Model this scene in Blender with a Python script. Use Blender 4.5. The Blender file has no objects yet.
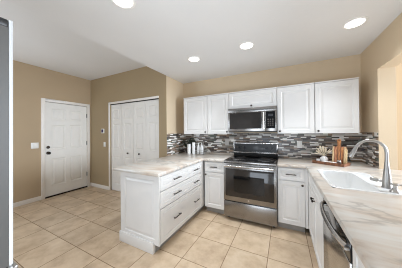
import bpy, bmesh, math, random
from mathutils import Vector, Matrix
random.seed(7)
SC = bpy.context.scene
COL = SC.collection

# ------------------------------------------------------------------ camera
def make_camera():
    yaw, pitch, roll = 0.4667, 0.0077, -0.0093
    s, c = math.sin(yaw), math.cos(yaw)
    F = Vector((-s, c, 0)); R = Vector((c, s, 0)); Z = Vector((0, 0, 1))
    F2 = F * math.cos(pitch) + Z * math.sin(pitch)
    U = Z * math.cos(pitch) - F * math.sin(pitch)
    R3 = R * math.cos(roll) + U * math.sin(roll)
    U3 = -R * math.sin(roll) + U * math.cos(roll)
    cd = bpy.data.cameras.new('camera'); co = bpy.data.objects.new('camera', cd); COL.objects.link(co)
    M = Matrix((R3, U3, -F2)).transposed().to_4x4()
    M.translation = Vector((-0.9905, -3.1233, 1.3576))
    co.matrix_world = M
    cd.sensor_width = 36.0; cd.lens = 164.54 / 402 * 36
    cd.shift_y = -3.04 / 402; cd.clip_start = 0.02
    SC.camera = co
make_camera()

# ------------------------------------------------------------------ world, lights, exposure
w = bpy.data.worlds.new('world'); SC.world = w; w.use_nodes = True
w.node_tree.nodes['Background'].inputs[0].default_value = (0.78, 0.89, 1.0, 1)
w.node_tree.nodes['Background'].inputs[1].default_value = 0.2
SC.view_settings.view_transform = 'Standard'; SC.view_settings.look = 'None'
SC.view_settings.gamma = 1.0; SC.view_settings.use_curve_mapping = False
SC.view_settings.exposure = 0.09
SC.cycles.max_bounces = 10; SC.cycles.diffuse_bounces = 8
SC.cycles.use_denoising = True; SC.cycles.filter_width = 1.05

def area(name, loc, target, sx, sy, power, color, spread=180):
    l = bpy.data.lights.new(name, 'AREA'); l.shape = 'RECTANGLE'; l.size = sx; l.size_y = sy
    l.energy = power; l.color = color
    o = bpy.data.objects.new(name, l); COL.objects.link(o); o.location = loc
    o.rotation_euler = (Vector(target) - Vector(loc)).to_track_quat('-Z', 'Y').to_euler()
    l.spread = math.radians(spread)
    return o
# added fill behind the camera and from the living side; daylight past the pass-through
area('fill_rear', (-1.2, -4.0, 0.6), (-1.3, -2.0, 3.0), 2.6, 1.6, 78, (0.78, 0.88, 1.0))  # added area light, tipped up to brighten the ceiling
area('daylight_dining', (2.9, -1.12, 1.6), (-5.4, -0.9, 1.2), 1.6, 1.3, 128, (0.78, 0.88, 1.0), 125)
area('fill_living', (-5.2, -3.6, 1.4), (0, -0.9, 2.4), 2.0, 1.6, 56, (0.78, 0.88, 1.0))  # added area light with no window behind it, brightens the right wall
LAMP_POWER = 4.5

# ------------------------------------------------------------------ materials
def newmat(name):
    m = bpy.data.materials.new(name); m.use_nodes = True
    return m, m.node_tree, m.node_tree.nodes['Principled BSDF']
def rgb(r, g, b):   # sRGB 0-255 -> linear
    f = lambda v: (v / 255 / 12.92) if v / 255 <= 0.04045 else ((v / 255 + 0.055) / 1.055) ** 2.4
    return (f(r), f(g), f(b), 1)
def N(nt, t, **kw):
    n = nt.nodes.new(t)
    for k, v in kw.items(): setattr(n, k, v)
    return n
def math_node(nt, op, a, b=None):
    n = N(nt, 'ShaderNodeMath', operation=op)
    for i, x in enumerate((a, b)):
        if x is None: continue
        if isinstance(x, (int, float)): n.inputs[i].default_value = x
        else: nt.links.new(x, n.inputs[i])
    return n.outputs[0]
def plain(name, col, rough=0.5, metal=0.0, var=0.06, scale=12, bump=0.0, bscale=200, **kw):
    """principled material whose colour and roughness wander a little with noise"""
    m, nt, p = newmat(name)
    g = N(nt, 'ShaderNodeNewGeometry')
    n = N(nt, 'ShaderNodeTexNoise'); n.inputs['Scale'].default_value = scale; n.inputs['Detail'].default_value = 4
    nt.links.new(g.outputs['Position'], n.inputs['Vector'])
    r = N(nt, 'ShaderNodeValToRGB')
    a, b = r.color_ramp.elements
    a.position, b.position = 0.3, 0.7
    a.color = tuple(c * (1 - var) for c in col[:3]) + (1,); b.color = tuple(min(1, c * (1 + var)) for c in col[:3]) + (1,)
    nt.links.new(n.outputs['Fac'], r.inputs[0]); nt.links.new(r.outputs[0], p.inputs['Base Color'])
    p.inputs['Roughness'].default_value = rough; p.inputs['Metallic'].default_value = metal
    for k, v in kw.items(): p.inputs[k].default_value = v
    if bump:
        n2 = N(nt, 'ShaderNodeTexNoise'); n2.inputs['Scale'].default_value = bscale; n2.inputs['Detail'].default_value = 3
        nt.links.new(g.outputs['Position'], n2.inputs['Vector'])
        bm = N(nt, 'ShaderNodeBump'); bm.inputs['Strength'].default_value = bump; bm.inputs['Distance'].default_value = 0.004
        nt.links.new(n2.outputs['Fac'], bm.inputs['Height']); nt.links.new(bm.outputs[0], p.inputs['Normal'])
    return m

def steel_mat(name, col, rough, axis):
    m, nt, p = newmat(name)
    g = N(nt, 'ShaderNodeNewGeometry'); mp = N(nt, 'ShaderNodeMapping')
    mp.inputs['Scale'].default_value = axis
    nt.links.new(g.outputs['Position'], mp.inputs['Vector'])
    n = N(nt, 'ShaderNodeTexNoise'); n.inputs['Scale'].default_value = 1; n.inputs['Detail'].default_value = 3
    nt.links.new(mp.outputs[0], n.inputs['Vector'])
    mr = N(nt, 'ShaderNodeMapRange'); mr.inputs['To Min'].default_value = rough * 0.95; mr.inputs['To Max'].default_value = rough * 1.08
    nt.links.new(n.outputs['Fac'], mr.inputs['Value']); nt.links.new(mr.outputs[0], p.inputs['Roughness'])
    p.inputs['Base Color'].default_value = col; p.inputs['Metallic'].default_value = 1.0
    return m

def floor_mat():
    m, nt, p = newmat('floor_tile')
    g = N(nt, 'ShaderNodeNewGeometry'); sp = N(nt, 'ShaderNodeSeparateXYZ')
    nt.links.new(g.outputs['Position'], sp.inputs[0])
    P = 0.4135
    u = math_node(nt, 'DIVIDE', math_node(nt, 'ADD', sp.outputs[0], 1.9885), P)
    v = math_node(nt, 'DIVIDE', math_node(nt, 'ADD', sp.outputs[1], 1.2160), 0.4080)
    iu, iv = math_node(nt, 'FLOOR', u), math_node(nt, 'FLOOR', v)
    fu, fv = math_node(nt, 'SUBTRACT', u, iu), math_node(nt, 'SUBTRACT', v, iv)
    du = math_node(nt, 'SUBTRACT', 0.5, math_node(nt, 'ABSOLUTE', math_node(nt, 'SUBTRACT', fu, 0.5)))
    dv = math_node(nt, 'SUBTRACT', 0.5, math_node(nt, 'ABSOLUTE', math_node(nt, 'SUBTRACT', fv, 0.5)))
    d = math_node(nt, 'MINIMUM', du, dv)
    grout = math_node(nt, 'LESS_THAN', d, 0.0085)
    cb = N(nt, 'ShaderNodeCombineXYZ'); nt.links.new(iu, cb.inputs[0]); nt.links.new(iv, cb.inputs[1])
    wn = N(nt, 'ShaderNodeTexWhiteNoise'); nt.links.new(cb.outputs[0], wn.inputs['Vector'])
    off = N(nt, 'ShaderNodeVectorMath', operation='MULTIPLY_ADD')
    nt.links.new(wn.outputs['Color'], off.inputs[0]); off.inputs[1].default_value = (9, 9, 9)
    nt.links.new(g.outputs['Position'], off.inputs[2])
    n = N(nt, 'ShaderNodeTexNoise'); n.inputs['Scale'].default_value = 5.5; n.inputs['Detail'].default_value = 7; n.inputs['Roughness'].default_value = 0.62
    nt.links.new(off.outputs[0], n.inputs['Vector'])
    r = N(nt, 'ShaderNodeValToRGB'); e = r.color_ramp.elements
    e[0].position, e[0].color = 0.28, rgb(176, 151, 124)
    e[1].position, e[1].color = 0.74, rgb(216, 196, 170)
    k = e.new(0.5); k.color = rgb(200, 177, 149)
    nt.links.new(n.outputs['Fac'], r.inputs[0])
    hv = N(nt, 'ShaderNodeHueSaturation')
    mr = N(nt, 'ShaderNodeMapRange'); mr.inputs['To Min'].default_value = 0.93; mr.inputs['To Max'].default_value = 1.05
    nt.links.new(wn.outputs['Value'], mr.inputs['Value']); nt.links.new(mr.outputs[0], hv.inputs['Value'])
    nt.links.new(r.outputs[0], hv.inputs['Color'])
    mx = N(nt, 'ShaderNodeMix', data_type='RGBA')
    nt.links.new(grout, mx.inputs['Factor']); nt.links.new(hv.outputs[0], mx.inputs['A']); mx.inputs['B'].default_value = rgb(132, 108, 84)
    nt.links.new(mx.outputs['Result'], p.inputs['Base Color'])
    mr2 = N(nt, 'ShaderNodeMapRange'); mr2.inputs['To Min'].default_value = 0.3; mr2.inputs['To Max'].default_value = 0.5
    nt.links.new(n.outputs['Fac'], mr2.inputs['Value'])
    nt.links.new(math_node(nt, 'MAXIMUM', mr2.outputs[0], math_node(nt, 'MULTIPLY', grout, 0.9)), p.inputs['Roughness'])
    b = N(nt, 'ShaderNodeBump'); b.inputs['Strength'].default_value = 0.4; b.inputs['Distance'].default_value = 0.003
    nt.links.new(math_node(nt, 'SUBTRACT', 1.0, grout), b.inputs['Height']); nt.links.new(b.outputs[0], p.inputs['Normal'])
    return m

def mosaic_mat():
    m, nt, p = newmat('mosaic_tile')
    g = N(nt, 'ShaderNodeNewGeometry'); sp = N(nt, 'ShaderNodeSeparateXYZ')
    nt.links.new(g.outputs['Position'], sp.inputs[0])
    h = math_node(nt, 'DIVIDE', sp.outputs[2], 0.0195)
    row = math_node(nt, 'FLOOR', h); fr = math_node(nt, 'SUBTRACT', h, row)
    wr = N(nt, 'ShaderNodeTexWhiteNoise', noise_dimensions='1D'); nt.links.new(row, wr.inputs['W'])
    u = math_node(nt, 'ADD', math_node(nt, 'DIVIDE', math_node(nt, 'ADD', sp.outputs[0], sp.outputs[1]), 0.20), math_node(nt, 'MULTIPLY', wr.outputs['Value'], 17.3))
    iu = math_node(nt, 'FLOOR', u); fu = math_node(nt, 'SUBTRACT', u, iu)
    c1 = N(nt, 'ShaderNodeCombineXYZ'); nt.links.new(row, c1.inputs[0]); nt.links.new(iu, c1.inputs[1])
    w1 = N(nt, 'ShaderNodeTexWhiteNoise'); nt.links.new(c1.outputs[0], w1.inputs['Vector'])
    split = math_node(nt, 'ADD', 0.25, math_node(nt, 'MULTIPLY', w1.outputs['Value'], 0.5))
    sub = math_node(nt, 'GREATER_THAN', fu, split)
    c2 = N(nt, 'ShaderNodeCombineXYZ'); nt.links.new(row, c2.inputs[0]); nt.links.new(iu, c2.inputs[1])
    nt.links.new(math_node(nt, 'ADD', sub, 0.37), c2.inputs[2])
    w2 = N(nt, 'ShaderNodeTexWhiteNoise'); nt.links.new(c2.outputs[0], w2.inputs['Vector'])
    r = N(nt, 'ShaderNodeValToRGB'); r.color_ramp.interpolation = 'CONSTANT'; e = r.color_ramp.elements
    cols = [(0, (70, 60, 54)), (0.15, (120, 111, 104)), (0.27, (98, 84, 72)), (0.39, (156, 149, 141)), (0.49, (84, 90, 82)),
            (0.58, (142, 120, 100)), (0.68, (232, 229, 223)), (0.84, (60, 53, 50)), (0.92, (206, 200, 192))]
    e[0].position, e[0].color = 0, rgb(*cols[0][1]); e[1].position, e[1].color = cols[-1][0], rgb(*cols[-1][1])
    for q, c in cols[1:-1]: k = e.new(q); k.color = rgb(*c)
    nt.links.new(w2.outputs['Value'], r.inputs[0])
    gr = math_node(nt, 'LESS_THAN', fr, 0.07)
    mx = N(nt, 'ShaderNodeMix', data_type='RGBA')
    nt.links.new(gr, mx.inputs['Factor']); nt.links.new(r.outputs[0], mx.inputs['A']); mx.inputs['B'].default_value = rgb(150, 142, 134)
    nt.links.new(mx.outputs['Result'], p.inputs['Base Color'])
    mr = N(nt, 'ShaderNodeMapRange'); mr.inputs['To Min'].default_value = 0.12; mr.inputs['To Max'].default_value = 0.5
    nt.links.new(w1.outputs['Value'], mr.inputs['Value']); nt.links.new(mr.outputs[0], p.inputs['Roughness'])
    return m

def counter_mat():
    m, nt, p = newmat('counter_stone')
    g = N(nt, 'ShaderNodeNewGeometry')
    mp = N(nt, 'ShaderNodeMapping'); mp.inputs['Rotation'].default_value = (0, 0, math.radians(28)); mp.inputs['Scale'].default_value = (1, 3.2, 1)
    nt.links.new(g.outputs['Position'], mp.inputs['Vector'])
    n = N(nt, 'ShaderNodeTexNoise'); n.inputs['Scale'].default_value = 1.9; n.inputs['Detail'].default_value = 8; n.inputs['Roughness'].default_value = 0.6; n.inputs['Distortion'].default_value = 1.2
    nt.links.new(mp.outputs[0], n.inputs['Vector'])
    r = N(nt, 'ShaderNodeValToRGB'); e = r.color_ramp.elements
    e[0].position, e[0].color = 0.24, rgb(166, 142, 124); e[1].position, e[1].color = 0.62, rgb(205, 202, 196)
    k = e.new(0.42); k.color = rgb(197, 185, 172)
    nt.links.new(n.outputs['Fac'], r.inputs[0])
    n2 = N(nt, 'ShaderNodeTexNoise'); n2.inputs['Scale'].default_value = 1.5; n2.inputs['Detail'].default_value = 5; n2.inputs['Distortion'].default_value = 0.7
    mp2 = N(nt, 'ShaderNodeMapping'); mp2.inputs['Rotation'].default_value = (0, 0, math.radians(40)); mp2.inputs['Scale'].default_value = (1, 2.0, 1); mp2.inputs['Location'].default_value = (3.1, 1.2, 0)
    nt.links.new(g.outputs['Position'], mp2.inputs['Vector']); nt.links.new(mp2.outputs[0], n2.inputs['Vector'])
    vein = math_node(nt, 'ABSOLUTE', math_node(nt, 'SUBTRACT', n2.outputs['Fac'], 0.5))
    mr = N(nt, 'ShaderNodeMapRange'); mr.inputs['From Max'].default_value = 0.03; mr.inputs['To Min'].default_value = 0.55; mr.inputs['To Max'].default_value = 0.0
    nt.links.new(vein, mr.inputs['Value'])
    mx = N(nt, 'ShaderNodeMix', data_type='RGBA')
    nt.links.new(mr.outputs[0], mx.inputs['Factor']); nt.links.new(r.outputs[0], mx.inputs['A']); mx.inputs['B'].default_value = rgb(132, 124, 117)
    nt.links.new(mx.outputs['Result'], p.inputs['Base Color'])
    p.inputs['Roughness'].default_value = 0.28
    return m

def wood_mat(name, dark, light, scale=18, rot=0.0, stretch=(1, 8, 1)):
    m, nt, p = newmat(name)
    t = N(nt, 'ShaderNodeTexCoord'); mp = N(nt, 'ShaderNodeMapping')
    mp.inputs['Scale'].default_value = stretch; mp.inputs['Rotation'].default_value = (0, 0, rot)
    nt.links.new(t.outputs['Object'], mp.inputs['Vector'])
    n = N(nt, 'ShaderNodeTexNoise'); n.inputs['Scale'].default_value = scale; n.inputs['Detail'].default_value = 5; n.inputs['Distortion'].default_value = 0.4
    nt.links.new(mp.outputs[0], n.inputs['Vector'])
    r = N(nt, 'ShaderNodeValToRGB'); e = r.color_ramp.elements
    e[0].position, e[0].color = 0.35, dark; e[1].position, e[1].color = 0.65, light
    nt.links.new(n.outputs['Fac'], r.inputs[0]); nt.links.new(r.outputs[0], p.inputs['Base Color'])
    p.inputs['Roughness'].default_value = 0.45
    return m

M = {}
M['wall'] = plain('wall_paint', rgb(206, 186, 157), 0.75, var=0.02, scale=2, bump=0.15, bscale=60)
M['wall_dimmed'] = plain('wall_paint_dimmed', rgb(182, 160, 130), 0.75, var=0.02, scale=2, bump=0.15, bscale=60)  # wall paint again, darker: shade put into colour for left and dining walls
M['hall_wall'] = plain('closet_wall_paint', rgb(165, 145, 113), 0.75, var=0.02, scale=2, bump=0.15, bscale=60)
M['ceiling'] = plain('ceiling_paint', rgb(225, 224, 222), 0.9, var=0.015, scale=2, bump=0.2, bscale=45)
M['trim'] = plain('trim_paint', rgb(232, 226, 218), 0.4, var=0.015)
M['door'] = plain('door_paint', rgb(235, 232, 226), 0.4, var=0.015)
M['cabinet'] = plain('cabinet_paint', rgb(222, 220, 217), 0.35, var=0.012)
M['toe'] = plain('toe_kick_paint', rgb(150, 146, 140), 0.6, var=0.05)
M['floor'] = floor_mat(); M['mosaic'] = mosaic_mat(); M['counter'] = counter_mat()
M['steel'] = steel_mat('brushed_steel', rgb(146, 143, 140), 0.26, (4, 4, 260))
M['door_steel'] = steel_mat('dishwasher_steel', rgb(190, 187, 183), 0.2, (4, 4, 200))
M['steel_v'] = steel_mat('satin_steel', rgb(200, 197, 194), 0.24, (60, 60, 60))
M['nickel'] = steel_mat('brushed_nickel', rgb(174, 171, 167), 0.34, (90, 90, 20))
M['pull'] = steel_mat('dark_pull_metal', rgb(92, 88, 84), 0.35, (90, 90, 90))
M['micro_glass'] = plain('microwave_glass', rgb(46, 43, 41), 0.10, var=0.1)
M['black_glass'] = plain('black_glass', rgb(20, 20, 21), 0.06, var=0.1)
M['black'] = plain('black_plastic', rgb(26, 25, 25), 0.4, var=0.1)
M['oven_glass'] = plain('oven_glass', rgb(44, 39, 35), 0.08, var=0.15)
M['bronze'] = steel_mat('oil_rubbed_bronze', rgb(58, 50, 44), 0.4, (90, 90, 90))
M['fridge_side'] = plain('fridge_side_paint', rgb(78, 76, 73), 0.45, var=0.03, bump=0.1, bscale=500)
M['door_front'] = plain('fridge_front_enamel', rgb(196, 198, 198), 0.3, var=0.02)
M['white_plastic'] = plain('white_plastic', rgb(236, 234, 230), 0.4, var=0.01)
M['grey_plastic'] = plain('grey_plastic', rgb(176, 172, 166), 0.4, var=0.02)
M['porcelain'] = plain('white_porcelain', rgb(226, 226, 225), 0.12, var=0.01)
M['leaf'] = plain('dark_leaf', rgb(72, 84, 68), 0.5, var=0.35, scale=40)
M['pot'] = plain('dark_pot', rgb(70, 64, 60), 0.6, var=0.1)
M['plume'] = plain('dried_grass', rgb(228, 214, 190), 0.8, var=0.12, scale=60)
M['paper'] = plain('white_cover', rgb(230, 228, 224), 0.6, var=0.03)
M['walnut'] = wood_mat('walnut_wood', rgb(98, 60, 38), rgb(142, 92, 58), 14, 0.55)
M['acacia'] = wood_mat('acacia_wood', rgb(140, 82, 44), rgb(196, 134, 80), 16, 0, (10, 1.2, 1.2))
M['cherry'] = wood_mat('cherry_wood', rgb(158, 88, 60), rgb(206, 150, 112), 16, 0, (10, 1.2, 1.2))
M['maple'] = wood_mat('maple_wood', rgb(206, 172, 124), rgb(232, 206, 162), 16, 0, (10, 1.2, 1.2))
M['dim_screen'] = plain('dark_display', rgb(62, 62, 64), 0.15, var=0.1)
M['screen'] = plain('thermostat_screen', rgb(78, 72, 104), 0.2, var=0.1)
M['jar'] = plain('smoked_glass', rgb(92, 84, 80), 0.15, var=0.2)
m, nt, p = newmat('lamp_lens')
p.inputs['Emission Color'].default_value = (1, 0.97, 0.92, 1); p.inputs['Emission Strength'].default_value = 4.0
n = N(nt, 'ShaderNodeTexNoise'); n.inputs['Scale'].default_value = 80
mr = N(nt, 'ShaderNodeMapRange'); mr.inputs['To Min'].default_value = 0.4; mr.inputs['To Max'].default_value = 0.6
nt.links.new(n.outputs['Fac'], mr.inputs['Value']); nt.links.new(mr.outputs[0], p.inputs['Roughness'])
M['lens'] = m

# ------------------------------------------------------------------ mesh helpers
def wloc(o):
    v = Vector(o.location)
    while o.parent: o = o.parent; v += Vector(o.location)
    return v
class MB:
    """collects world-space geometry that becomes one mesh"""
    def __init__(s): s.v = []; s.f = []
    def add(s, vs, fs):
        b = len(s.v); s.v += [Vector(v) for v in vs]; s.f += [tuple(i + b for i in f) for f in fs]; return s
    def box(s, x0, x1, y0, y1, z0, z1):
        vs = [(x, y, z) for x in (x0, x1) for y in (y0, y1) for z in (z0, z1)]
        return s.add(vs, [(0, 1, 3, 2), (4, 6, 7, 5), (0, 4, 5, 1), (2, 3, 7, 6), (0, 2, 6, 4), (1, 5, 7, 3)])
    def obox(s, c, a, b, ha, hb, z0, z1):
        """box with horizontal axes a, b (unit) about centre c"""
        c, a, b = Vector(c), Vector(a), Vector(b)
        vs = []
        for i in (-1, 1):
            for j in (-1, 1):
                for z in (z0, z1):
                    q = c + a * ha * i + b * hb * j; vs.append((q.x, q.y, z))
        return s.add(vs, [(0, 1, 3, 2), (4, 6, 7, 5), (0, 4, 5, 1), (2, 3, 7, 6), (0, 2, 6, 4), (1, 5, 7, 3)])
    def tube(s, pts, rad, seg=10, flat=1.0):
        pts = [Vector(p) for p in pts]
        if not isinstance(rad, (list, tuple)): rad = [rad] * len(pts)
        up = None; vs = []; fs = []
        for i, p in enumerate(pts):
            t = (pts[min(i + 1, len(pts) - 1)] - pts[max(i - 1, 0)]).normalized()
            if up is None: up = t.orthogonal().normalized()
            up = (up - t * up.dot(t)).normalized(); sd = t.cross(up)
            for k in range(seg):
                a = 2 * math.pi * k / seg
                vs.append(p + (up * math.cos(a) + sd * math.sin(a) * flat) * rad[i])
        for i in range(len(pts) - 1):
            for k in range(seg):
                a, b = i * seg + k, i * seg + (k + 1) % seg
                fs.append((a, b, b + seg, a + seg))
        fs.append(tuple(range(seg))[::-1]); fs.append(tuple(range((len(pts) - 1) * seg, len(pts) * seg)))
        return s.add(vs, fs)
    def lathe(s, c, prof, seg=20, axis=(0, 0, 1)):
        c = Vector(c); ax = Vector(axis).normalized()
        u = ax.orthogonal().normalized(); w_ = ax.cross(u); vs = []; fs = []
        for r, h in prof:
            for k in range(seg):
                a = 2 * math.pi * k / seg
                vs.append(c + ax * h + (u * math.cos(a) + w_ * math.sin(a)) * max(r, 1e-5))
        for i in range(len(prof) - 1):
            for k in range(seg):
                a, b = i * seg + k, i * seg + (k + 1) % seg
                fs.append((a, b, b + seg, a + seg))
        fs.append(tuple(range(seg))[::-1]); fs.append(tuple(range((len(prof) - 1) * seg, len(prof) * seg)))
        return s.add(vs, fs)
    def panel(s, o, u, n, wd, ht, th, xc, yc, cells, prof):
        """slab at o (lower-left-back corner), width along u, up Z, outward n, with inset panels in the given grid cells"""
        o, u, n, v = Vector(o), Vector(u), Vector(n), Vector((0, 0, 1))
        P = lambda a, b, d: o + u * a + v * b + n * d
        s.add([P(0, 0, 0), P(wd, 0, 0), P(wd, ht, 0), P(0, ht, 0)], [(3, 2, 1, 0)])
        xs = [0] + list(xc) + [wd]; ys = [0] + list(yc) + [ht]
        for i in range(len(xs) - 1):
            s.add([P(xs[i], 0, 0), P(xs[i + 1], 0, 0), P(xs[i + 1], 0, th), P(xs[i], 0, th)], [(0, 1, 2, 3)])
            s.add([P(xs[i], ht, 0), P(xs[i + 1], ht, 0), P(xs[i + 1], ht, th), P(xs[i], ht, th)], [(3, 2, 1, 0)])
        for j in range(len(ys) - 1):
            s.add([P(0, ys[j], 0), P(0, ys[j + 1], 0), P(0, ys[j + 1], th), P(0, ys[j], th)], [(3, 2, 1, 0)])
            s.add([P(wd, ys[j], 0), P(wd, ys[j + 1], 0), P(wd, ys[j + 1], th), P(wd, ys[j], th)], [(0, 1, 2, 3)])
        for i in range(len(xs) - 1):
            for j in range(len(ys) - 1):
                ring = lambda q, d: [P(xs[i] + q, ys[j] + q, th + d), P(xs[i + 1] - q, ys[j] + q, th + d), P(xs[i + 1] - q, ys[j + 1] - q, th + d), P(xs[i] + q, ys[j + 1] - q, th + d)]
                if (i, j) not in cells: s.add(ring(0, 0), [(0, 1, 2, 3)]); continue
                vs = []; fs = []
                for q, d in [(0, 0)] + prof: vs += ring(q, d)
                for k in range(len(prof)):
                    for e in range(4): fs.append((k * 4 + e, k * 4 + (e + 1) % 4, k * 4 + 4 + (e + 1) % 4, k * 4 + 4 + e))
                k = len(prof) * 4; fs.append((k, k + 1, k + 2, k + 3)); s.add(vs, fs)
        return s
    def build(s, name, mat, parent=None, bevel=0.0, smooth=False, kind=None):
        me = bpy.data.meshes.new(name); org = wloc(parent) if parent else Vector()
        bm = bmesh.new(); bv = [bm.verts.new(v - org) for v in s.v]
        for f in s.f:
            try: bm.faces.new([bv[i] for i in f])
            except ValueError: pass
        bmesh.ops.remove_doubles(bm, verts=bm.verts, dist=1e-5)
        bmesh.ops.recalc_face_normals(bm, faces=bm.faces)
        if bevel:
            ed = [e for e in bm.edges if len(e.link_faces) == 2 and e.calc_face_angle(0) > 0.7]
            bmesh.ops.bevel(bm, geom=ed, offset=bevel, segments=2, profile=0.5, affect='EDGES', clamp_overlap=True)
        bm.to_mesh(me); bm.free()
        if smooth or bevel:
            me.shade_smooth(); me.set_sharp_from_angle(angle=math.radians(38))
        me.materials.append(M[mat])
        o = bpy.data.objects.new(name, me); COL.objects.link(o)
        if parent: o.parent = parent
        if kind: o['kind'] = kind
        return o
def thing(name, label, cat, loc, group=None):
    o = bpy.data.objects.new(name, None); COL.objects.link(o); o.location = loc; o.empty_display_size = 0.05
    o['label'] = label; o['category'] = cat
    if group: o['group'] = group
    return o
def tag(o, label, cat, group=None):
    o['label'] = label; o['category'] = cat
    if group: o['group'] = group
    return o
def top(mb, name, mat, label, cat, loc, group=None, **kw):
    """a one-mesh thing with its origin at loc"""
    mb.v = [v - Vector(loc) for v in mb.v]
    o = mb.build(name, mat, **kw); o.location = loc
    return tag(o, label, cat, group)
def struct(name, mb, mat, parent=None, **kw):
    return mb.build(name, mat, parent, kind=None if parent else 'structure', **kw)

# ------------------------------------------------------------------ the room
ZC, ZH, XL, YS, XH = 2.4536, 2.73, -3.0, -0.600, -5.459
XD = 3.4   # far wall of the room past the pass-through
struct('floor', MB().box(XH - .1, XD + .1, -5.8, 0.1, -0.08, 0), 'floor')
struct('ceiling', MB().box(XL, 0.153, -4.6, 0.1, ZC, ZH + .12), 'ceiling')
struct('ceiling', MB().box(XH - .1, XL, -5.8, 0.1, ZH, ZH + .12), 'ceiling')
struct('ceiling', MB().box(0.153, XD + .1, -5.8, 0.1, ZH, ZH + .12), 'ceiling')
struct('wall_back', MB().box(XL, 0.0, 0, .1, 0, ZC), 'wall')
# partition block beside the kitchen: closet opening at the front, kitchen side facing +X
CX0, CX1, CZ = -4.68, -3.19, 2.04
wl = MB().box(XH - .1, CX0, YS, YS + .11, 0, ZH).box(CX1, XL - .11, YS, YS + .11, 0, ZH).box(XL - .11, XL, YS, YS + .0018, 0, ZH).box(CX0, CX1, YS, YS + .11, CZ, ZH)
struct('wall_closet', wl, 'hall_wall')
struct('wall_partition', MB().box(XL - .11, XL, YS + .002, 0, 0, ZH), 'wall')
DY0, DY1, DZ = -1.520, -0.690, 2.035     # front door opening
struct('wall_left', MB().box(XH - .1, XH, -5.8, DY0, 0, ZH).box(XH - .1, XH, DY1, YS, 0, ZH).box(XH - .1, XH, DY0, DY1, DZ, ZH), 'wall_dimmed')
OY, OZ0, OZ1, OT = -0.465, 0.871, 2.083, 0.153   # pass-through opening in the right wall
wr = MB().box(0, OT, OY, .1, 0, ZC).box(0, OT, -3.05, OY, 0, OZ0).box(0, OT, -3.05, OY, OZ1, ZC).box(0, OT, -3.6, -3.05, 0, ZC)
struct('wall_right', wr, 'wall')
struct('wall_dining', MB().box(XD, XD + .1, -5.8, 0.1, 0, ZH).box(OT, XD, 0, .1, 0, ZH), 'wall_dimmed')
# tile on the three kitchen walls
TZ0, TZ1 = 0.9145, 1.335
bs = MB().box(XL + .001, -.009, -.009, -.0005, TZ0, TZ1).box(XL + .0005, XL + .009, YS + .002, -.009, TZ0, TZ1)
bs.box(-.009, -.0005, OY + .004, -.009, TZ0, TZ1)
struct('backsplash', bs, 'mosaic')
# baseboards
struct('baseboard_left', MB().box(XH, XH + .014, -5.6, DY0 - .062, 0, .085).box(XH, XH + .014, DY1 + .062, YS, 0, .085), 'trim', bevel=.004)
struct('baseboard_closet', MB().box(XH + .014, CX0 - .05, YS - .014, YS, 0, .085).box(CX1 + .02, XL, YS - .014, YS, 0, .085), 'trim', bevel=.004)

# front door in the left wall
d1 = bpy.data.objects.new('door_1', None); COL.objects.link(d1); d1.location = (XH, (DY0 + DY1) / 2, 0); d1['kind'] = 'structure'
fr = MB().box(XH - .06, XH + .018, DY0 - .06, DY0, 0, DZ + .06).box(XH - .06, XH + .018, DY1, DY1 + .06, 0, DZ + .06).box(XH - .06, XH + .018, DY0, DY1, DZ, DZ + .06)
fr.build('door_frame', 'trim', d1, bevel=.004)
W_ = DY1 - DY0 - .008
rp = [(.012, -.010), (.03, -.010), (.05, -.002)]
MB().panel((XH - .045, DY0 + .004, .028), (0, 1, 0), (1, 0, 0), W_, DZ - .034, .036,
           (.115, .37, W_ - .37, W_ - .115), (.21, .79, .98, 1.52, 1.62, 1.87),
           {(1, 1), (3, 1), (1, 3), (3, 3), (1, 5), (3, 5)}, rp).build('door_leaf', 'door', d1)
MB().box(XH - .055, XH + .012, DY0 + .001, DY1 - .001, 0, .026).build('threshold', 'bronze', d1)
for z in (.334, 1.113, 1.80):
    MB().box(XH - .012, XH + .004, DY1 - .012, DY1 + .010, z - .05, z + .05).build('hinge', 'bronze', d1, bevel=.002)
kx = XH - .009
for nm, z, r in (('door_knob', .945, .028), ('deadbolt', 1.068, .024)):
    pr = [(.032, 0), (.032, .006), (.012, .010), (.011, .03), (r, .038), (r, .055), (r * .6, .063), (0, .064)] if nm == 'door_knob' else [(.030, 0), (.030, .012), (.024, .018), (0, .019)]
    MB().lathe((kx, -1.463, z), pr, 18, (1, 0, 0)).build(nm, 'bronze', d1, smooth=True)

# bifold closet door
d2 = bpy.data.objects.new('door_2', None); COL.objects.link(d2); d2.location = ((CX0 + CX1) / 2, YS, 0); d2['kind'] = 'structure'
MB().box(CX0 - .045, CX0, YS - .014, YS + .05, 0, CZ + .045).box(CX0, CX1, YS - .014, YS + .05, CZ, CZ + .045).build('door_frame', 'trim', d2, bevel=.004)
MB().box(CX0 + .002, CX1 - .002, YS + .012, YS + .05, CZ - .012, CZ - .001).build('track', 'bronze', d2)
lw = (CX1 - CX0) / 4
for i in range(4):
    x0 = CX0 + i * lw + .003
    lf = MB().panel((x0, YS + .060, .012), (1, 0, 0), (0, -1, 0), lw - .006, CZ - .028, .034, (.075, lw - .081), (.15, .80, .98, 1.56, 1.66, 1.90),
                    {(1, 1), (1, 3), (1, 5)}, [(.010, -.009), (.022, -.009), (.04, -.002)]).build('door_leaf', 'door', d2)
    if i in (1, 2):
        MB().lathe((x0 + lw / 2 + (.02 if i == 1 else -.0), YS + .026, .905), [(.010, 0), (.008, .012), (.018, .02), (.018, .028), (.008, .034), (0, .0345)], 14, (0, -1, 0)).build('door_knob', 'bronze', lf, smooth=True)

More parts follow.
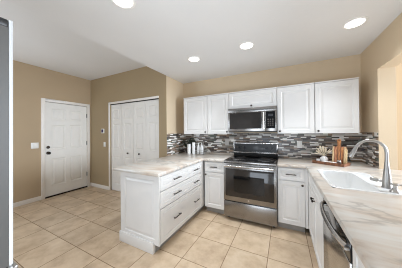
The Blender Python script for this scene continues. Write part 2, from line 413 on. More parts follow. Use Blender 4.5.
# wall plates
def plate(name, label, cat, c, n, wd, ht, mat='white_plastic', rockers=1, rmat='white_plastic', rname='rocker', group=None):
    c, n = Vector(c), Vector(n); u = Vector((0, 0, 1)).cross(n)
    t = thing(name, label, cat, c, group)
    def bx(du, dz, hw, hh, d0, d1):
        mb = MB(); q = [c + u * (du + i * hw) + Vector((0, 0, dz + j * hh)) for i, j in ((-1, -1), (1, -1), (1, 1), (-1, 1))]
        return mb.add([a + n * d0 for a in q] + [a + n * d1 for a in q], [(3, 2, 1, 0), (4, 5, 6, 7), (0, 1, 5, 4), (1, 2, 6, 5), (2, 3, 7, 6), (3, 0, 4, 7)])
    bx(0, 0, wd / 2, ht / 2, .0005, .006).build('cover_plate', mat, t, bevel=.002)
    for k in range(rockers):
        if rname == 'receptacle':
            bx(0, (-.5, .5)[k] * .042, .015, .014, .006, .008).build(rname, rmat, t, bevel=.001)
        else:
            bx((k - (rockers - 1) / 2) * .045, 0, wd / (rockers * 2) - .018, ht * .29, .006, .009).build(rname, rmat, t, bevel=.001)
    return t
plate('light_switch', 'white double light switch on tan wall beside the front door knob', 'light switch', (XH, -1.675, 1.12), (1, 0, 0), .115, .118, rockers=2)
plate('light_switch', 'small pale light switch under the thermostat beside the closet', 'light switch', (-4.89, YS, 1.085), (0, -1, 0), .072, .115)
plate('power_outlet', 'off-white outlet on the mosaic tile right of the range', 'power outlet', (-.766, -.009, 1.145), (0, -1, 0), .072, .116, rockers=2, rname='receptacle')
plate('power_outlet', 'grey outlet on the mosaic tile left of the range', 'power outlet', (-1.99, -.009, 1.155), (0, -1, 0), .072, .116, mat='grey_plastic', rmat='grey_plastic', rockers=2, rname='receptacle')
t = thing('thermostat', 'small square thermostat with violet screen on wall beside the closet', 'thermostat', (-4.945, YS, 1.41))
MB().box(-4.995, -4.895, YS - .022, YS - .0005, 1.355, 1.465).build('case', 'white_plastic', t, bevel=.005)
MB().box(-4.981, -4.909, YS - .0245, YS - .022, 1.372, 1.450).build('display', 'screen', t)

# ------------------------------------------------------------------ cabinets
CAB = [(.007, -.007), (.020, -.007), (.042, -.001)]
def front(name, o, u, n, wd, ht, parent, rail=.052, th=.019, prof=CAB):
    r = min(rail, ht * .28)
    return MB().panel(o, u, n, wd, ht, th, (r, wd - r), (r, ht - r), {(1, 1)}, prof).build(name, 'cabinet', parent)
SLIM = [(.005, -.005), (.010, -.005), (.018, -.001)]
def knob(p, n, parent):
    return MB().lathe(p, [(.007, 0), (.006, .012), (.0145, .018), (.0145, .024), (.009, .029), (0, .0295)], 12, n).build('knob', 'bronze', parent, smooth=True)
def pull(p, u, n, half, parent, mat='pull'):
    p, u, n = Vector(p), Vector(u), Vector(n)
    mb = MB().tube([p - u * half + n * .028, p + u * half + n * .028], .0062, 10)
    for s in (-1, 1): mb.tube([p + u * half * .72 * s, p + u * half * .72 * s + n * .028], .0045, 8)
    return mb.build('handle', mat, parent, smooth=True)
X_, Y_, NX, NY = (1, 0, 0), (0, 1, 0), (-1, 0, 0), (0, -1, 0)

UZ0, UZ1, UY = 1.325, 2.03, -.311
def upper(x0, x1, z0, label, kpos):
    t = thing('wall_cabinet', label, 'cabinet', ((x0 + x1) / 2, -.16, z0), 'white wall cabinets over the counter')
    MB().box(x0 + .0005, x1 - .0005, UY, -.0005 if z0 < TZ1 and False else -.010, z0, UZ1 - .0).build('body', 'cabinet', t)
    MB().box(x0 + .001, x1 - .001, UY - .024, UY + .03, UZ1, UZ1 + .016).build('crown', 'cabinet', t, bevel=.003)
    d = front('door', (x0 + .005, UY - .001, z0 + .004), X_, NY, x1 - x0 - .010, UZ1 - z0 - .012, t)
    kx = {'r': x1 - .035, 'l': x0 + .035, 'm': (x0 + x1) / 2}[kpos]
    knob((kx, UY - .020, z0 + .036), NY, d)
upper(-2.785, -2.266, UZ0, 'white wall cabinet above the canisters, farthest left of the row', 'r')
upper(-2.264, -1.846, UZ0, 'white wall cabinet just left of the microwave', 'r')
upper(-1.844, -1.082, 1.752, 'wide short white wall cabinet right above the microwave', 'm')
upper(-1.080, -.599, UZ0, 'white wall cabinet just right of the microwave', 'l')
upper(-.597, -.122, UZ0, 'white wall cabinet in the corner above the cutting boards', 'l')

CT0, CT1 = .876, .914
FY = -.590     # back run carcass front
def base_back(x0, x1, label, kside, steel, fill=0):
    t = thing('base_cabinet', label, 'cabinet', ((x0 + x1) / 2, -.3, 0), 'white base cabinets')
    MB().box(x0, x1, FY, -.012, .10, CT0 - .001).build('body', 'cabinet', t)
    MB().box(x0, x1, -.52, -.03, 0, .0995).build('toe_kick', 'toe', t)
    if fill: MB().box(x1 + .0003, x1 + fill, FY - .016, FY + .03, .10, CT0 - .002).build('filler', 'cabinet', t)
    wd = x1 - x0 - .012
    dr = front('drawer', (x0 + .006, FY - .001, .702), X_, NY, wd, .158, t, .04, prof=SLIM)
    pull(((x0 + x1) / 2, FY - .02, .782), X_, NY, .062, dr)
    d = front('door', (x0 + .006, FY - .001, .112), X_, NY, wd, .578, t)
    knob((x0 + .032 if kside == 'l' else x1 - .032, FY - .02, .652), NY, d)
base_back(-2.199, -1.850, 'narrow white base cabinet between the peninsula and the range', 'l', False)
base_back(-1.077, -.752, 'narrow white base cabinet between the range and the sink corner', 'r', True, fill=.030)

# peninsula
PX0, PX1, PY0 = -2.850, -2.225, -1.715
t = thing('peninsula_cabinet', 'white peninsula of three wide drawers with panelled end facing the camera', 'cabinet', (-2.53, -1.1, 0))
MB().box(PX0, PX1 - .02, PY0 + .02, -.03, .10, CT0 - .001).build('body', 'cabinet', t)
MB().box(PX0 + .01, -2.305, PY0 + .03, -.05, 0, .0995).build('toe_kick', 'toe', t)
ew = PX1 - PX0
MB().panel((PX0, PY0 + .019, .105), X_, NY, ew, CT0 - .106, .019, (.075, ew - .065), (.055, CT0 - .106 - .055), {(1, 1)}, CAB).build('end_panel', 'cabinet', t)
MB().box(PX0 - .012, -2.305, PY0 - .014, PY0 + .028, 0, .125).build('base_moulding', 'cabinet', t, bevel=.004)
for z0, z1 in ((.700, .862), (.505, .690), (.112, .495)):
    dr = front('drawer', (PX1 - .019, -1.690, z0), Y_, X_, 1.035, z1 - z0, t, .045, prof=SLIM)
    zc = (z0 + z1) / 2
    for y in (-1.389, -.876): pull((PX1, y, zc), Y_, X_, .075, dr)
MB().box(PX1 - .0195, PX1 - .004, PY0 + .0195, -1.692, .105, CT0 - .002).build('corner_stile', 'cabinet', t)
MB().box(PX1 - .0195, PX1 - .004, -.653, -.593, .105, CT0 - .002).build('filler', 'cabinet', t)

# right run: carcass front x = RX
RX = -.700
def open_carcass(x0, x1, y0, y1, name, parent):
    mb = MB().box(x0, x1, y0, y0 + .018, .10, CT0 - .001).box(x0, x1, y1 - .018, y1, .10, CT0 - .001)
    mb.box(x0, x1, y0 + .018, y1 - .018, .10, .118).box(x1 - .012, x1, y0 + .018, y1 - .018, .118, CT0 - .001)
    mb.box(x0, x0 + .018, y0 + .018, y1 - .018, .66, .71).box(x0, x0 + .018, y0 + .018, y1 - .018, .845, CT0 - .001)
    mb.box(x0, x0 + .018, (y0 + y1) / 2 - .02, (y0 + y1) / 2 + .02, .118, .66)
    return mb.build(name, 'cabinet', parent)
SY0, SY1 = -1.515, -.595
t = thing('sink_cabinet', 'white base cabinet under the sink, left of the dishwasher', 'cabinet', (-.36, (SY0 + SY1) / 2, 0))
open_carcass(RX, -.012, SY0, SY1, 'body', t)
MB().box(RX + .07, -.03, SY0, SY1, 0, .0995).build('toe_kick', 'cabinet', t)
wdt = (SY1 - SY0 - .05)
front('false_front', (RX - .001, SY1 - .045, .702), NY, NX, wdt, .158, t, .04, prof=SLIM)
for k in range(2):
    y = SY1 - .045 - k * (wdt / 2 + .001)
    d = front('door', (RX - .001, y, .112), NY, NX, wdt / 2 - .002, .578, t)
    knob((RX - .02, y - (wdt / 2 - .035 if k == 0 else .035), .645), NX, d)
MB().box(RX - .018, RX, SY1 - .043, SY1 - .0005, .105, CT0 - .002).build('filler', 'cabinet', t)

t = thing('dishwasher', 'stainless dishwasher with curved bar handle under the right counter', 'dishwasher', (-.36, -1.82, 0))
MB().box(RX + .01, -.03, -2.118, -1.524, .09, CT0 - .004).build('body', 'black', t)
MB().box(RX + .06, -.05, -2.11, -1.53, 0, .0895).build('toe_kick', 'black', t)
dd = MB().box(RX - .022, RX + .0095, -2.116, -1.526, .115, .735).build('door', 'door_steel', t, bevel=.006)
MB().box(RX - .020, RX + .0095, -2.116, -1.526, .738, CT0 - .006).build('control_panel', 'black_glass', t, bevel=.004)
pts = []
for i in range(17):
    a = i / 16; y = -1.545 - a * .552
    pts.append((RX - .026 - .034 * math.sin(math.pi * a) ** .6, y, .800))
hb = MB().tube(pts, .0135, 10, 0.8)
for y in (-1.545, -2.097): hb.tube([(RX - .018, y, .790), (RX - .038, y, .790)], .011, 10)
hb.build('handle', 'steel_v', t, smooth=True)

t = thing('base_cabinet', 'white base cabinet nearest the camera, right of the dishwasher', 'cabinet', (-.36, -2.55, 0), 'white base cabinets')
MB().box(RX, -.012, -2.98, -2.122, .10, CT0 - .001).build('body', 'cabinet', t)
MB().box(RX + .07, -.03, -2.98, -2.122, 0, .0995).build('toe_kick', 'cabinet', t)
for k in range(2):
    y = -2.150 - k * .415
    dr = front('drawer', (RX - .001, y, .702), NY, NX, .410, .158, t, .04, prof=SLIM)
    pull((RX - .02, y - .205, .782), Y_, NX, .062, dr, 'nickel')
    d = front('door', (RX - .001, y, .112), NY, NX, .410, .578, t)
    knob((RX - .02, y - (.375 if k == 0 else .035), .645), NX, d)

# countertops
def slab(cells, name, label, loc, holes=()):
    """cells = list of (x0,x1,y0,y1) rectangles joined into one bevelled slab"""
    xs = sorted({c for r in cells for c in r[:2]}); ys = sorted({c for r in cells for c in r[2:]})
    inside = lambda x, y: any(a < x < b and c < y < d for a, b, c, d in cells) and not any(a < x < b and c < y < d for a, b, c, d in holes)
    xs = sorted(set(xs) | {h for r in holes for h in r[:2]}); ys = sorted(set(ys) | {h for r in holes for h in r[2:]})
    mb = MB(); occ = {}
    for i in range(len(xs) - 1):
        for j in range(len(ys) - 1): occ[i, j] = inside((xs[i] + xs[i + 1]) / 2, (ys[j] + ys[j + 1]) / 2)
    for (i, j), v in occ.items():
        if not v: continue
        a, b, c, d = xs[i], xs[i + 1], ys[j], ys[j + 1]
        mb.add([(a, c, CT1), (b, c, CT1), (b, d, CT1), (a, d, CT1)], [(0, 1, 2, 3)]); mb.add([(a, c, CT0), (b, c, CT0), (b, d, CT0), (a, d, CT0)], [(3, 2, 1, 0)])
        for di, dj, p, q in ((-1, 0, (a, d), (a, c)), (1, 0, (b, c), (b, d)), (0, -1, (a, c), (b, c)), (0, 1, (b, d), (a, d))):
            if not occ.get((i + di, j + dj)): mb.add([p + (CT0,), q + (CT0,), q + (CT1,), p + (CT1,)], [(0, 1, 2, 3)])
    return top(mb, name, 'counter', label, 'countertop', loc, bevel=.009)
slab([(-2.960, -2.203, -1.750, -.001), (-2.203, -1.847, -.634, -.001)], 'countertop', 'veined cream stone countertop over the peninsula, left of the range', (-2.58, -1.0, CT0))
SKX0, SKX1, SKY0, SKY1 = -.652, -.345, -1.500, -.822
slab([(-1.079, -.745, -.634, -.005), (-.745, -.005, -3.0, -.005), (-.005, .22, -3.0, OY - .005)], 'countertop', 'veined cream stone countertop around the white sink', (-.4, -1.5, CT0), [(SKX0, SKX1, SKY0, SKY1)])
# low stone upstand under the tile at the left
top(MB().box(-2.959, -1.850, -.024, -.0095, CT1 + .0005, CT1 + .030), 'upstand', 'counter', 'low cream stone upstand under the tile left of the range', 'upstand', (-2.4, -.017, CT1))

# sink
t = thing('kitchen_sink', 'white rimmed kitchen sink with rear faucet ledge, set in the right counter', 'sink', ((SKX0 + SKX1) / 2, (SKY0 + SKY1) / 2, .66))
zb = .690; zr = CT1 + .0045
OUT = (SKX0 - .010, -.228, SKY0 - .010, SKY1 + .010)          # rim, with a faucet deck at the back
INN = (SKX0 + .012, SKX1 - .012, SKY0 + .012, SKY1 - .012)    # mouth of the bowl
def ringv(rect, i, z, r):
    a, b, c, d = rect; out = []
    for cx, cy, a0 in ((b - i - r, d - i - r, 0), (a + i + r, d - i - r, 90), (a + i + r, c + i + r, 180), (b - i - r, c + i + r, 270)):
        for k in range(6):
            g = math.radians(a0 + k * 18); out.append((cx + r * math.cos(g), cy + r * math.sin(g), z))
    return out
rings = [ringv(OUT, 0, CT1 + .0006, .05), ringv(OUT, .001, zr - .0012, .05), ringv(OUT, .004, zr, .05), ringv(INN, 0, zr, .05), ringv(INN, .004, zr - .004, .05),
         ringv(INN, .010, zb + .03, .05), ringv(INN, .03, zb + .004, .05), ringv(INN, .06, zb, .05)]
outer = [ringv(INN, .05, zb - .012, .05), ringv(INN, .002, zb + .01, .05), ringv(INN, -.004, CT1 - .004, .05), ringv(INN, -.006, CT1 + .0006, .05)]
mb = MB(); vs = []; fs = []
allr = rings
for r in allr: vs += r
n = 24
for i in range(len(allr) - 1):
    for k in range(n): fs.append((i * n + k, i * n + (k + 1) % n, (i + 1) * n + (k + 1) % n, (i + 1) * n + k))
fs.append(tuple(range((len(allr) - 1) * n, len(allr) * n)))
b0 = len(vs)
for r in outer: vs += r
for i in range(len(outer) - 1):
    for k in range(n): fs.append((b0 + i * n + k, b0 + i * n + (k + 1) % n, b0 + (i + 1) * n + (k + 1) % n, b0 + (i + 1) * n + k))
fs.append(tuple(range(b0, b0 + n)))
for k in range(n): fs.append((b0 + 3 * n + k, b0 + 3 * n + (k + 1) % n, (k + 1) % n, k))
mb.add(vs, fs).build('basin', 'porcelain', t, smooth=True)
MB().lathe(((SKX0 + SKX1) / 2, (SKY0 + SKY1) / 2, zb + .0005), [(.045, 0), (.045, .003), (.035, .004), (.02, .001), (0, .001)], 18).build('drain', 'nickel', t, smooth=True)

# faucet
DK = CT1 + .0047
fx, fy = -.288, -1.352
t = thing('faucet', 'tall brushed gooseneck faucet standing behind the sink', 'faucet', (fx, fy, DK))
MB().lathe((fx, fy, DK), [(.031, .0005), (.031, .006), (.0275, .012), (.026, .06), (.020, .11), (.0145, .165), (.0115, .20), (.0, .2005)], 20).build('body', 'nickel', t, smooth=True)
R_ = .092; zc = 1.188
pts = [(fx, fy, 1.105), (fx, fy, 1.15)] + [(fx - R_ + R_ * math.cos(math.radians(g)), fy, zc + R_ * math.sin(math.radians(g))) for g in range(0, 161, 10)]
MB().tube(pts, .0108, 14).build('spout', 'nickel', t, smooth=True)
e = Vector(pts[-1]); dirv = (Vector(pts[-1]) - Vector(pts[-2])).normalized()
MB().tube([e - dirv * .004, e + dirv * .01, e + dirv * .06, e + dirv * .085, e + dirv * .088], [.0115, .0135, .0155, .0165, .0145], 14).build('spray_head', 'nickel', t, smooth=True)
lv = MB().tube([(fx - .014, fy + .010, .962), (fx - .042, fy + .030, .966)], [.012, .0095], 12)
lv.tube([(fx - .040, fy + .029, .966), (fx - .045, fy + .032, .966), (fx - .072, fy + .052, .969), (fx - .076, fy + .055, .970)], [.012, .0165, .0165, .012], 14)
lv.build('lever', 'nickel', t, smooth=True)
sx, sy = -.290, -1.455
t = thing('soap_dispenser', 'short brushed metal soap pump beside the faucet', 'soap dispenser', (sx, sy, DK))
MB().lathe((sx, sy, DK), [(.028, .0005), (.028, .005), (.019, .014), (.0125, .03), (.0125, .05), (0, .0505)], 16).build('base', 'nickel', t, smooth=True)
MB().lathe((sx, sy, CT1 + .049), [(.019, .004), (.021, .014), (.017, .019), (0, .0195)], 16).tube([(sx, sy, CT1 + .060), (sx + .04, sy - .006, CT1 + .058)], [.006, .005], 10).build('pump_head', 'nickel', t, smooth=True)

# ------------------------------------------------------------------ range
RX0, RX1 = -1.840, -1.084
t = thing('kitchen_range', 'freestanding stainless range with black glass oven door below the microwave', 'range', (-1.462, -.33, 0))
MB().box(RX0, RX1, -.635, -.012, .045, .895).build('body', 'steel', t)
for x in (RX0 + .05, RX1 - .05):
    for y in (-.56, -.07): MB().lathe((x, y, 0), [(.018, 0), (.018, .01), (.012, .044)], 10).build('foot', 'black', t)
MB().box(RX0 - .002, RX1 + .002, -.645, -.085, .8955, .916).build('cooktop', 'black_glass', t, bevel=.003)
MB().box(RX0 + .0005, RX1 - .0005, -.668, -.636, .884, .9145).build('front_trim', 'steel', t, bevel=.005)
od = MB().box(RX0 + .003, RX1 - .003, -.672, -.637, .312, .880).build('oven_door', 'steel', t, bevel=.005)
MB().box(RX0 + .034, RX1 - .034, -.6755, -.6722, .380, .800).build('window', 'oven_glass', od, bevel=.001)
MB().box(RX0 + .16, RX1 - .16, -.6768, -.6756, .45, .70).build('inner_pane', 'black_glass', od)
hb = MB().tube([(RX0 + .035, -.722, .845), (RX1 - .035, -.722, .845)], .0145, 12)
for x in (RX0 + .06, RX1 - .06): hb.tube([(x, -.673, .845), (x, -.720, .845)], .011, 10)
hb.build('handle', 'steel_v', od, smooth=True)
MB().lathe(((RX0 + RX1) / 2, -.6722, .35), [(.013, 0), (.013, .0012), (0, .0013)], 16, NY).build('badge', 'steel_v', od)
MB().box(RX0 + .003, RX1 - .003, -.670, -.637, .078, .298).build('storage_drawer', 'steel', t, bevel=.005)
bg = MB().box(RX0 + .004, RX1 - .004, -.084, -.014, .9165, 1.155).build('backguard', 'black', t, bevel=.004)
fz0, fz1 = 1.0, 1.160
MB().box(RX0 - .001, RX1 + .001, -.1, -.0845, fz1 - .018, fz1 + .003).box(RX0 - .001, RX1 + .001, -.1, -.0845, fz0 - .020, fz0).box(RX0 - .001, RX0 + .020, -.1, -.0845, fz0, fz1 - .018).box(RX1 - .020, RX1 + .001, -.1, -.0845, fz0, fz1 - .018).build('backguard_frame', 'steel_v', t, bevel=.002)
MB().box(RX0 + .021, RX1 - .021, -.092, -.0845, fz0 + .001, fz1 - .019).build('control_panel', 'black', t)
for x in (RX0 + .095, RX0 + .185, RX1 - .185, RX1 - .095):
    MB().lathe((x, -.0922, 1.066), [(.026, 0), (.026, .004), (.022, .022), (0, .0225)], 16, NY).build('knob', 'grey_plastic' if False else 'black', t, smooth=True)
MB().box(-1.50, -1.40, -.0935, -.0922, 1.045, 1.095).build('clock_display', 'dim_screen', t)
for k in range(4):
    MB().box(-1.385 + k * .028, -1.367 + k * .028, -.0937, -.0922, 1.052, 1.070).build('button', 'dim_screen', t)
for x, y, r in ((-1.65, -.47, .10), (-1.27, -.47, .085), (-1.65, -.22, .085), (-1.27, -.22, .10)):
    MB().lathe((x, y, .9161), [(r, 0), (r, .0005), (r - .006, .0006), (0, .0006)], 32).build('burner', 'oven_glass', t)

# ------------------------------------------------------------------ microwave
MX0, MX1, MZ0, MZ1, MF = -1.842, -1.084, 1.352, 1.748, -.372
t = thing('microwave', 'stainless over-the-range microwave between the white wall cabinets', 'microwave', (-1.463, -.2, MZ0))
MB().box(MX0, MX1, MF, -.012, MZ0, MZ1).build('body', 'black', t)
MB().box(MX0, MX1, MF - .026, MF - .0005, MZ1 - .068, MZ1).build('vent_trim', 'steel', t, bevel=.004)
dm = MB().box(MX0, -1.252, MF - .028, MF - .0005, MZ0 + .012, MZ1 - .070).build('door', 'steel', t, bevel=.004)
MB().box(MX0 + .028, -1.300, MF - .0305, MF - .0282, MZ0 + .055, MZ1 - .075).build('window', 'micro_glass', dm)
hb = MB().tube([(-1.272, MF - .062, MZ0 + .045), (-1.272, MF - .066, (MZ0 + MZ1) / 2), (-1.272, MF - .062, MZ1 - .09)], .0105, 12)
for z in (MZ0 + .06, MZ1 - .105): hb.tube([(-1.272, MF - .029, z), (-1.272, MF - .062, z)], .008, 8)
hb.build('handle', 'steel_v', dm, smooth=True)
MB().box(-1.250, MX1, MF - .028, MF - .0005, MZ0 + .012, MZ1 - .070).build('control_frame', 'steel', t, bevel=.004)
cp = MB().box(-1.236, MX1 + -.022, MF - .0305, MF - .0282, MZ0 + .055, MZ1 - .078).build('control_panel', 'black_glass', t)
MB().box(-1.205, -1.135, MF - .0315, MF - .0306, 1.595, 1.630).build('clock_display', 'dim_screen', cp)
for r in range(4):
    for c in range(3):
        MB().box(-1.213 + c * .031, -1.193 + c * .031, MF - .0315, MF - .0306, 1.448 + r * .030, 1.464 + r * .030).build('button', 'pot', cp)

# ------------------------------------------------------------------ fridge
FX, FR = -1.874, -2.8945
t = thing('refrigerator', 'grey-sided refrigerator at the left edge, right by the camera', 'refrigerator', (FX - .45, FR - .4, 0))
MB().box(FX - .905, FX, FR - .76, FR - .056, .03, 1.738).build('body', 'fridge_side', t, bevel=.004)
MB().box(FX - .89, FX - .02, FR - .74, FR - .06, 0, .03).build('base_grille', 'black', t)
for i in range(2):
    x0 = FX - .905 + i * .4545
    d = MB().box(x0, x0 + .4505, FR - .052, FR - .0115, .885, 1.742).build('door', 'fridge_side', t)
    MB().box(x0, x0 + .4505, FR - .0113, FR, .885, 1.772).build('door_front', 'door_front', d, bevel=.003)
    MB().box(x0, x0 + .4505, FR - .052, FR - .0118, 1.7424, 1.770).build('top_cap', 'black', d, bevel=.004)
    hx = FX - .4525 + (-.05 if i == 0 else .05)
    hb = MB().tube([(hx, FR + .055, .95), (hx, FR + .055, 1.62)], .012, 10)
    for z in (.98, 1.59): hb.tube([(hx, FR, z), (hx, FR + .055, z)], .009, 8)
    hb.build('handle', 'steel_v', d, smooth=True)
    gx = FX - .87 if i == 0 else FX - .012
    MB().box(min(gx, gx + (.075 if i == 0 else -.075)), max(gx, gx + (.075 if i == 0 else -.075)), FR - .24, FR - .056, 1.7385, 1.772).build('hinge_cover', 'black', t, bevel=.006)
fd = MB().box(FX - .905, FX, FR - .052, FR - .0115, .06, .877).build('freezer_drawer', 'fridge_side', t)
MB().box(FX - .905, FX, FR - .0113, FR, .06, .877).build('drawer_front', 'door_front', fd, bevel=.003)
MB().box(FX - .86, FX - .004, FR + .0003, FR + .014, .845, .872).build('handle', 'nickel', fd, bevel=.004)

# ------------------------------------------------------------------ recessed lights
def downlight(x, y, label):
    t = thing('recessed_light', label, 'ceiling light', (x, y, ZC), 'recessed ceiling lights')
    MB().lathe((x, y, ZC - .0005), [(.098, 0), (.098, -.004), (.090, -.008), (.080, -.008), (.076, -.003), (.0, -.003)], 28).build('trim_ring', 'white_plastic', t, smooth=True)
    MB().lathe((x, y, ZC - .004), [(.075, 0), (.074, -.002), (.05, -.004), (0, -.0045)], 28).build('lens', 'lens', t, smooth=True)
    l = bpy.data.lights.new('lamp', 'AREA'); l.shape = 'DISK'; l.size = .14; l.energy = LAMP_POWER; l.color = (.88, .94, 1.0); l.spread = math.radians(95)
    o = bpy.data.objects.new('lamp', l); COL.objects.link(o); o.parent = t; o.location = (0, 0, -.012)
downlight(-2.178, -.976, 'round recessed ceiling light above the peninsula, nearest the left partition')
downlight(-1.402, -.998, 'round recessed ceiling light in front of the microwave')
downlight(-.335, -.932, 'round recessed ceiling light above the sink, nearest the right wall')
downlight(-2.163, -2.205, 'round recessed ceiling light cut off by the top edge')

# ------------------------------------------------------------------ things on the left counter
def can(x, y, r, h, name, label, lid=True):
    t = thing(name, label, 'canister', (x, y, CT1))
    MB().lathe((x, y, CT1 + .0005), [(r * .96, 0), (r, .004), (r, h * .86), (r * .97, h * .87), (0, h * .87)], 20).build('body', 'porcelain', t, smooth=True)
    MB().lathe((x, y, CT1 + .001 + h * .87), [(r * 1.02, 0), (r * 1.02, h * .10), (r * .9, h * .125), (0, h * .13)], 20).build('lid', 'porcelain', t, smooth=True)
can(-2.720, -.232, .038, .205, 'canister', 'shorter white canister in the corner in front of the dark plant')
can(-2.620, -.225, .031, .240, 'canister', 'slim tall white canister between short canister and the bottle caddy')
t = thing('bottle_caddy', 'wire caddy holding two white bottles on the left counter', 'caddy', (-2.49, -.19, CT1))
cb = MB()
for z in (.006, .045, .09):
    q = [(-2.565, -.235), (-2.415, -.235), (-2.415, -.145), (-2.565, -.145), (-2.565, -.235)]
    for i in range(4): cb.tube([q[i] + (CT1 + z,), q[i + 1] + (CT1 + z,)], .003, 6)
for x in (-2.565, -2.515, -2.465, -2.415):
    for y in (-.235, -.145): cb.tube([(x, y, CT1 + .003), (x, y, CT1 + .092)], .0025, 6)
for y in (-.215, -.19, -.165): cb.tube([(-2.565, y, CT1 + .006), (-2.415, y, CT1 + .006)], .003, 6)
cb.build('basket', 'nickel', t, smooth=True)
hd = MB().tube([(-2.565, -.19, CT1 + .006), (-2.568, -.19, CT1 + .235), (-2.555, -.19, CT1 + .246), (-2.425, -.19, CT1 + .246), (-2.412, -.19, CT1 + .235), (-2.415, -.19, CT1 + .006)], .004, 8)
hd.build('handle', 'nickel', t, smooth=True)
for x, lb in ((-2.528, 'left of the two white bottles in the wire caddy'), (-2.455, 'right of the two white bottles, farthest from the canisters')):
    t = thing('bottle', lb, 'bottle', (x, -.19, CT1 + .01), 'white bottles in the caddy')
    MB().lathe((x, -.19, CT1 + .0105), [(.028, 0), (.031, .004), (.031, .12), (.024, .155), (.012, .178), (.012, .192), (0, .193)], 18).build('body', 'porcelain', t, smooth=True)
    MB().lathe((x, -.19, CT1 + .204), [(.014, 0), (.014, .016), (.006, .021), (0, .022)], 14).build('cap', 'white_plastic', t, smooth=True)
px, py = -2.790, -.115
t = thing('potted_plant', 'dark green bushy plant in the tiled corner behind the white canisters', 'plant', (px, py, CT1))
MB().lathe((px, py, CT1 + .0005), [(.048, 0), (.064, .01), (.070, .10), (.066, .105), (.060, .095), (0, .095)], 20).build('pot', 'pot', t, smooth=True)
lm = MB(); stm = MB()
for k in range(46):
    a = random.uniform(0, 2 * math.pi); el = random.uniform(.35, 1.35); L = random.uniform(.12, .27)
    d0 = Vector((math.cos(a) * math.cos(el), math.sin(a) * math.cos(el), math.sin(el)))
    b0 = Vector((px, py, CT1 + .095)); tip = b0 + d0 * L
    tip.y = max(-.15, min(tip.y, -.05)); tip.x = max(tip.x, XL + .05); tip.z = min(tip.z, 1.36 if tip.x < -2.80 else 1.29)
    stm.tube([b0, (b0 + tip) / 2 + Vector((0, 0, .01)), tip], .0018, 5)
    for q in (.6, .8, 1.0):
        c = b0.lerp(tip, q); ld = (d0 + Vector((random.uniform(-.8, .8), random.uniform(-.8, .5), random.uniform(-.5, .3)))).normalized()
        sd = ld.cross(Vector((0, 0, 1))).normalized(); ll = random.uniform(.035, .055); wd = ll * .42; nn = ld.cross(sd) * .0012
        e = c + ld * ll
        if e.y > -.018: e.y = -.018
        if e.y < -.168: e.y = -.168
        c.y = max(c.y, -.165)
        if e.x < XL + .02: e.x = XL + .02
        if e.x > -2.76: e.z = min(e.z, 1.31)
        mid = c.lerp(e, .5)
        lm.add([c, mid + sd * wd + nn, e, mid - sd * wd + nn, mid - nn * 2], [(0, 1, 2, 3), (0, 3, 2, 4), (0, 4, 2, 1)])
lm.build('foliage', 'leaf', t); stm.build('stem', 'leaf', t)

# ------------------------------------------------------------------ things on the tray in the right corner
A = Vector((.847, -.531, 0)); B = Vector((.531, .847, 0)); TC = Vector((-.437, -.372, 0))
T = lambda a, b, z=0: Vector((TC.x + A.x * a + B.x * b, TC.y + A.y * a + B.y * b, CT1 + z))
tc0 = T(0, 0)
t = thing('serving_tray', 'rectangular brown wooden tray set at an angle in the right corner', 'tray', tc0)
HL, HW = .178, .100
MB().obox(tc0, A, B, HL, HW, CT1 + .0008, CT1 + .012).build('base', 'walnut', t, bevel=.002)
rim = MB()
for s in (-1, 1):
    rim.obox(T(0, s * (HW - .006)), A, B, HL, .006, CT1 + .0122, CT1 + .036)
    rim.obox(T(s * (HL - .006), 0), A, B, .006, HW - .0125, CT1 + .0122, CT1 + .036)
rim.build('rim', 'walnut', t)
TZ = .0135
va, vb = -.088, .030
t = thing('vase', 'round white vase of dried grass on the wooden tray', 'vase', T(va, vb, TZ))
MB().lathe(T(va, vb, TZ), [(.028, 0), (.042, .008), (.050, .034), (.044, .060), (.026, .074), (.024, .080), (.020, .080), (.020, .06), (.0, .05)], 22).build('body', 'porcelain', t, smooth=True)
t = thing('dried_grass', 'spray of cream dried plumes standing in the round white vase', 'dried flowers', T(va, vb, TZ + .05))
vt = T(va, vb, TZ + .055)
for k in range(15):
    a = -1.2 + 1.95 * (k + .5) / 15 + random.uniform(-.1, .1)
    dep = random.uniform(-.35, .35)
    L = random.uniform(.10, .135) * (1 - .12 * abs(a))
    if a < 0: L *= 1.18
    d0 = (A * math.sin(a) + Vector((0, 0, 1)) * math.cos(a) + B * dep).normalized()
    p0 = vt; p1 = vt + Vector((0, 0, .028)) + d0 * .01; p2 = p1 + d0 * L * .35; p3 = p1 + d0 * L * .7 - Vector((0, 0, .004)); p4 = p1 + d0 * L - Vector((0, 0, .012 * abs(a)))
    mb = MB().tube([p0, p1, p2], .0016, 6)
    mb.tube([p2, p2.lerp(p3, .5), p3, p3.lerp(p4, .6), p4], [.002, .0065, .0075, .0055, .0012], 8)
    mb.build('plume', 'plume', t, smooth=True)
ca = -.135
t = thing('cup', 'little white cup at the left end of the wooden tray', 'cup', T(ca, -.03, TZ))
MB().lathe(T(ca, -.03, TZ), [(.016, 0), (.022, .004), (.025, .042), (.022, .042), (.019, .008), (0, .006)], 18).build('body', 'porcelain', t, smooth=True)
bk = T(.0, -.045)
top(MB().obox(bk, A, B, .072, .036, CT1 + TZ, CT1 + TZ + .024), 'book', 'paper', 'thin white book lying flat along the front of the tray', 'book', T(0, -.045, TZ), bevel=.002)
ja = .105
t = thing('jar', 'small dark jar with grey lid in front of the cutting boards', 'jar', T(ja, -.04, TZ))
MB().lathe(T(ja, -.04, TZ), [(.022, 0), (.025, .004), (.025, .036), (.02, .042), (0, .042)], 18).build('body', 'jar', t, smooth=True)
MB().lathe(T(ja, -.04, TZ + .0425), [(.022, 0), (.022, .012), (.02, .014), (0, .0142)], 18).build('lid', 'nickel', t, smooth=True)

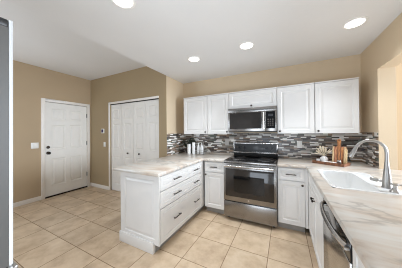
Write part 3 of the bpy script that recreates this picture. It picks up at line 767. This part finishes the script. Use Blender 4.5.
def board(a0, b0, wd, ht, th, mat, label, handle=0, stripes=None, lean=.12):
    """upright board standing at tray coords, width along A, leaning back along B"""
    o = T(a0, b0, TZ + .001)
    t = thing('cutting_board', label, 'cutting board', o, 'cutting boards on the tray')
    up = (Vector((0, 0, 1)) + B * lean).normalized(); nn = A.cross(up)   # nn ~ towards -B
    if nn.dot(B) > 0: nn = -nn
    def pr(pts, d0, d1):
        n = len(pts); v = [o + A * x + up * y + nn * d0 for x, y in pts] + [o + A * x + up * y + nn * d1 for x, y in pts]
        return v, [tuple(range(n))[::-1], tuple(range(n, 2 * n))] + [(i, (i + 1) % n, n + (i + 1) % n, n + i) for i in range(n)]
    h = wd / 2; r = .012
    out = [(-h, 0), (h, 0), (h, ht - r), (h - r, ht)]
    if handle:
        out += [(.019, ht), (.015, ht + .02)]
        out += [(.021 * math.sin(g), ht + handle - .021 + .021 * math.cos(g)) for g in [math.radians(q) for q in range(110, -111, -20)]]
        out += [(-.015, ht + .02), (-.019, ht)]
    out += [(-h + r, ht), (-h, ht - r)]
    v, f = pr(out, 0, th)
    MB().add(v, f).build('board', mat, t, bevel=.002)
    if stripes:
        for x0, x1, mm in stripes:
            v, f = pr([(x0, .003), (x1, .003), (x1, ht - .003), (x0, ht - .003)], th, th + .0008)
            MB().add(v, f).build('wood_strip', mm, t)
    if handle:
        c = o + up * (ht + handle - .021) + nn * (th + .0002)
        MB().lathe(c, [(.007, 0), (.007, .0006), (0, .0007)], 14, nn).build('hole', 'bronze', t)
    return t
board(.072, .066, .150, .222, .016, 'cherry', 'wide reddish striped cutting board standing behind the handled board', 0, [(-.074, -.056, 'maple'), (-.050, -.040, 'walnut'), (.050, .072, 'maple')])
board(.078, .030, .085, .215, .014, 'acacia', 'brown paddle cutting board with a holed round handle on top', .108, [(-.040, -.024, 'cherry'), (-.014, -.004, 'walnut'), (.016, .026, 'walnut')])
board(.146, .036, .034, .200, .016, 'maple', 'pale narrow cutting board at the right end of the tray', 0)
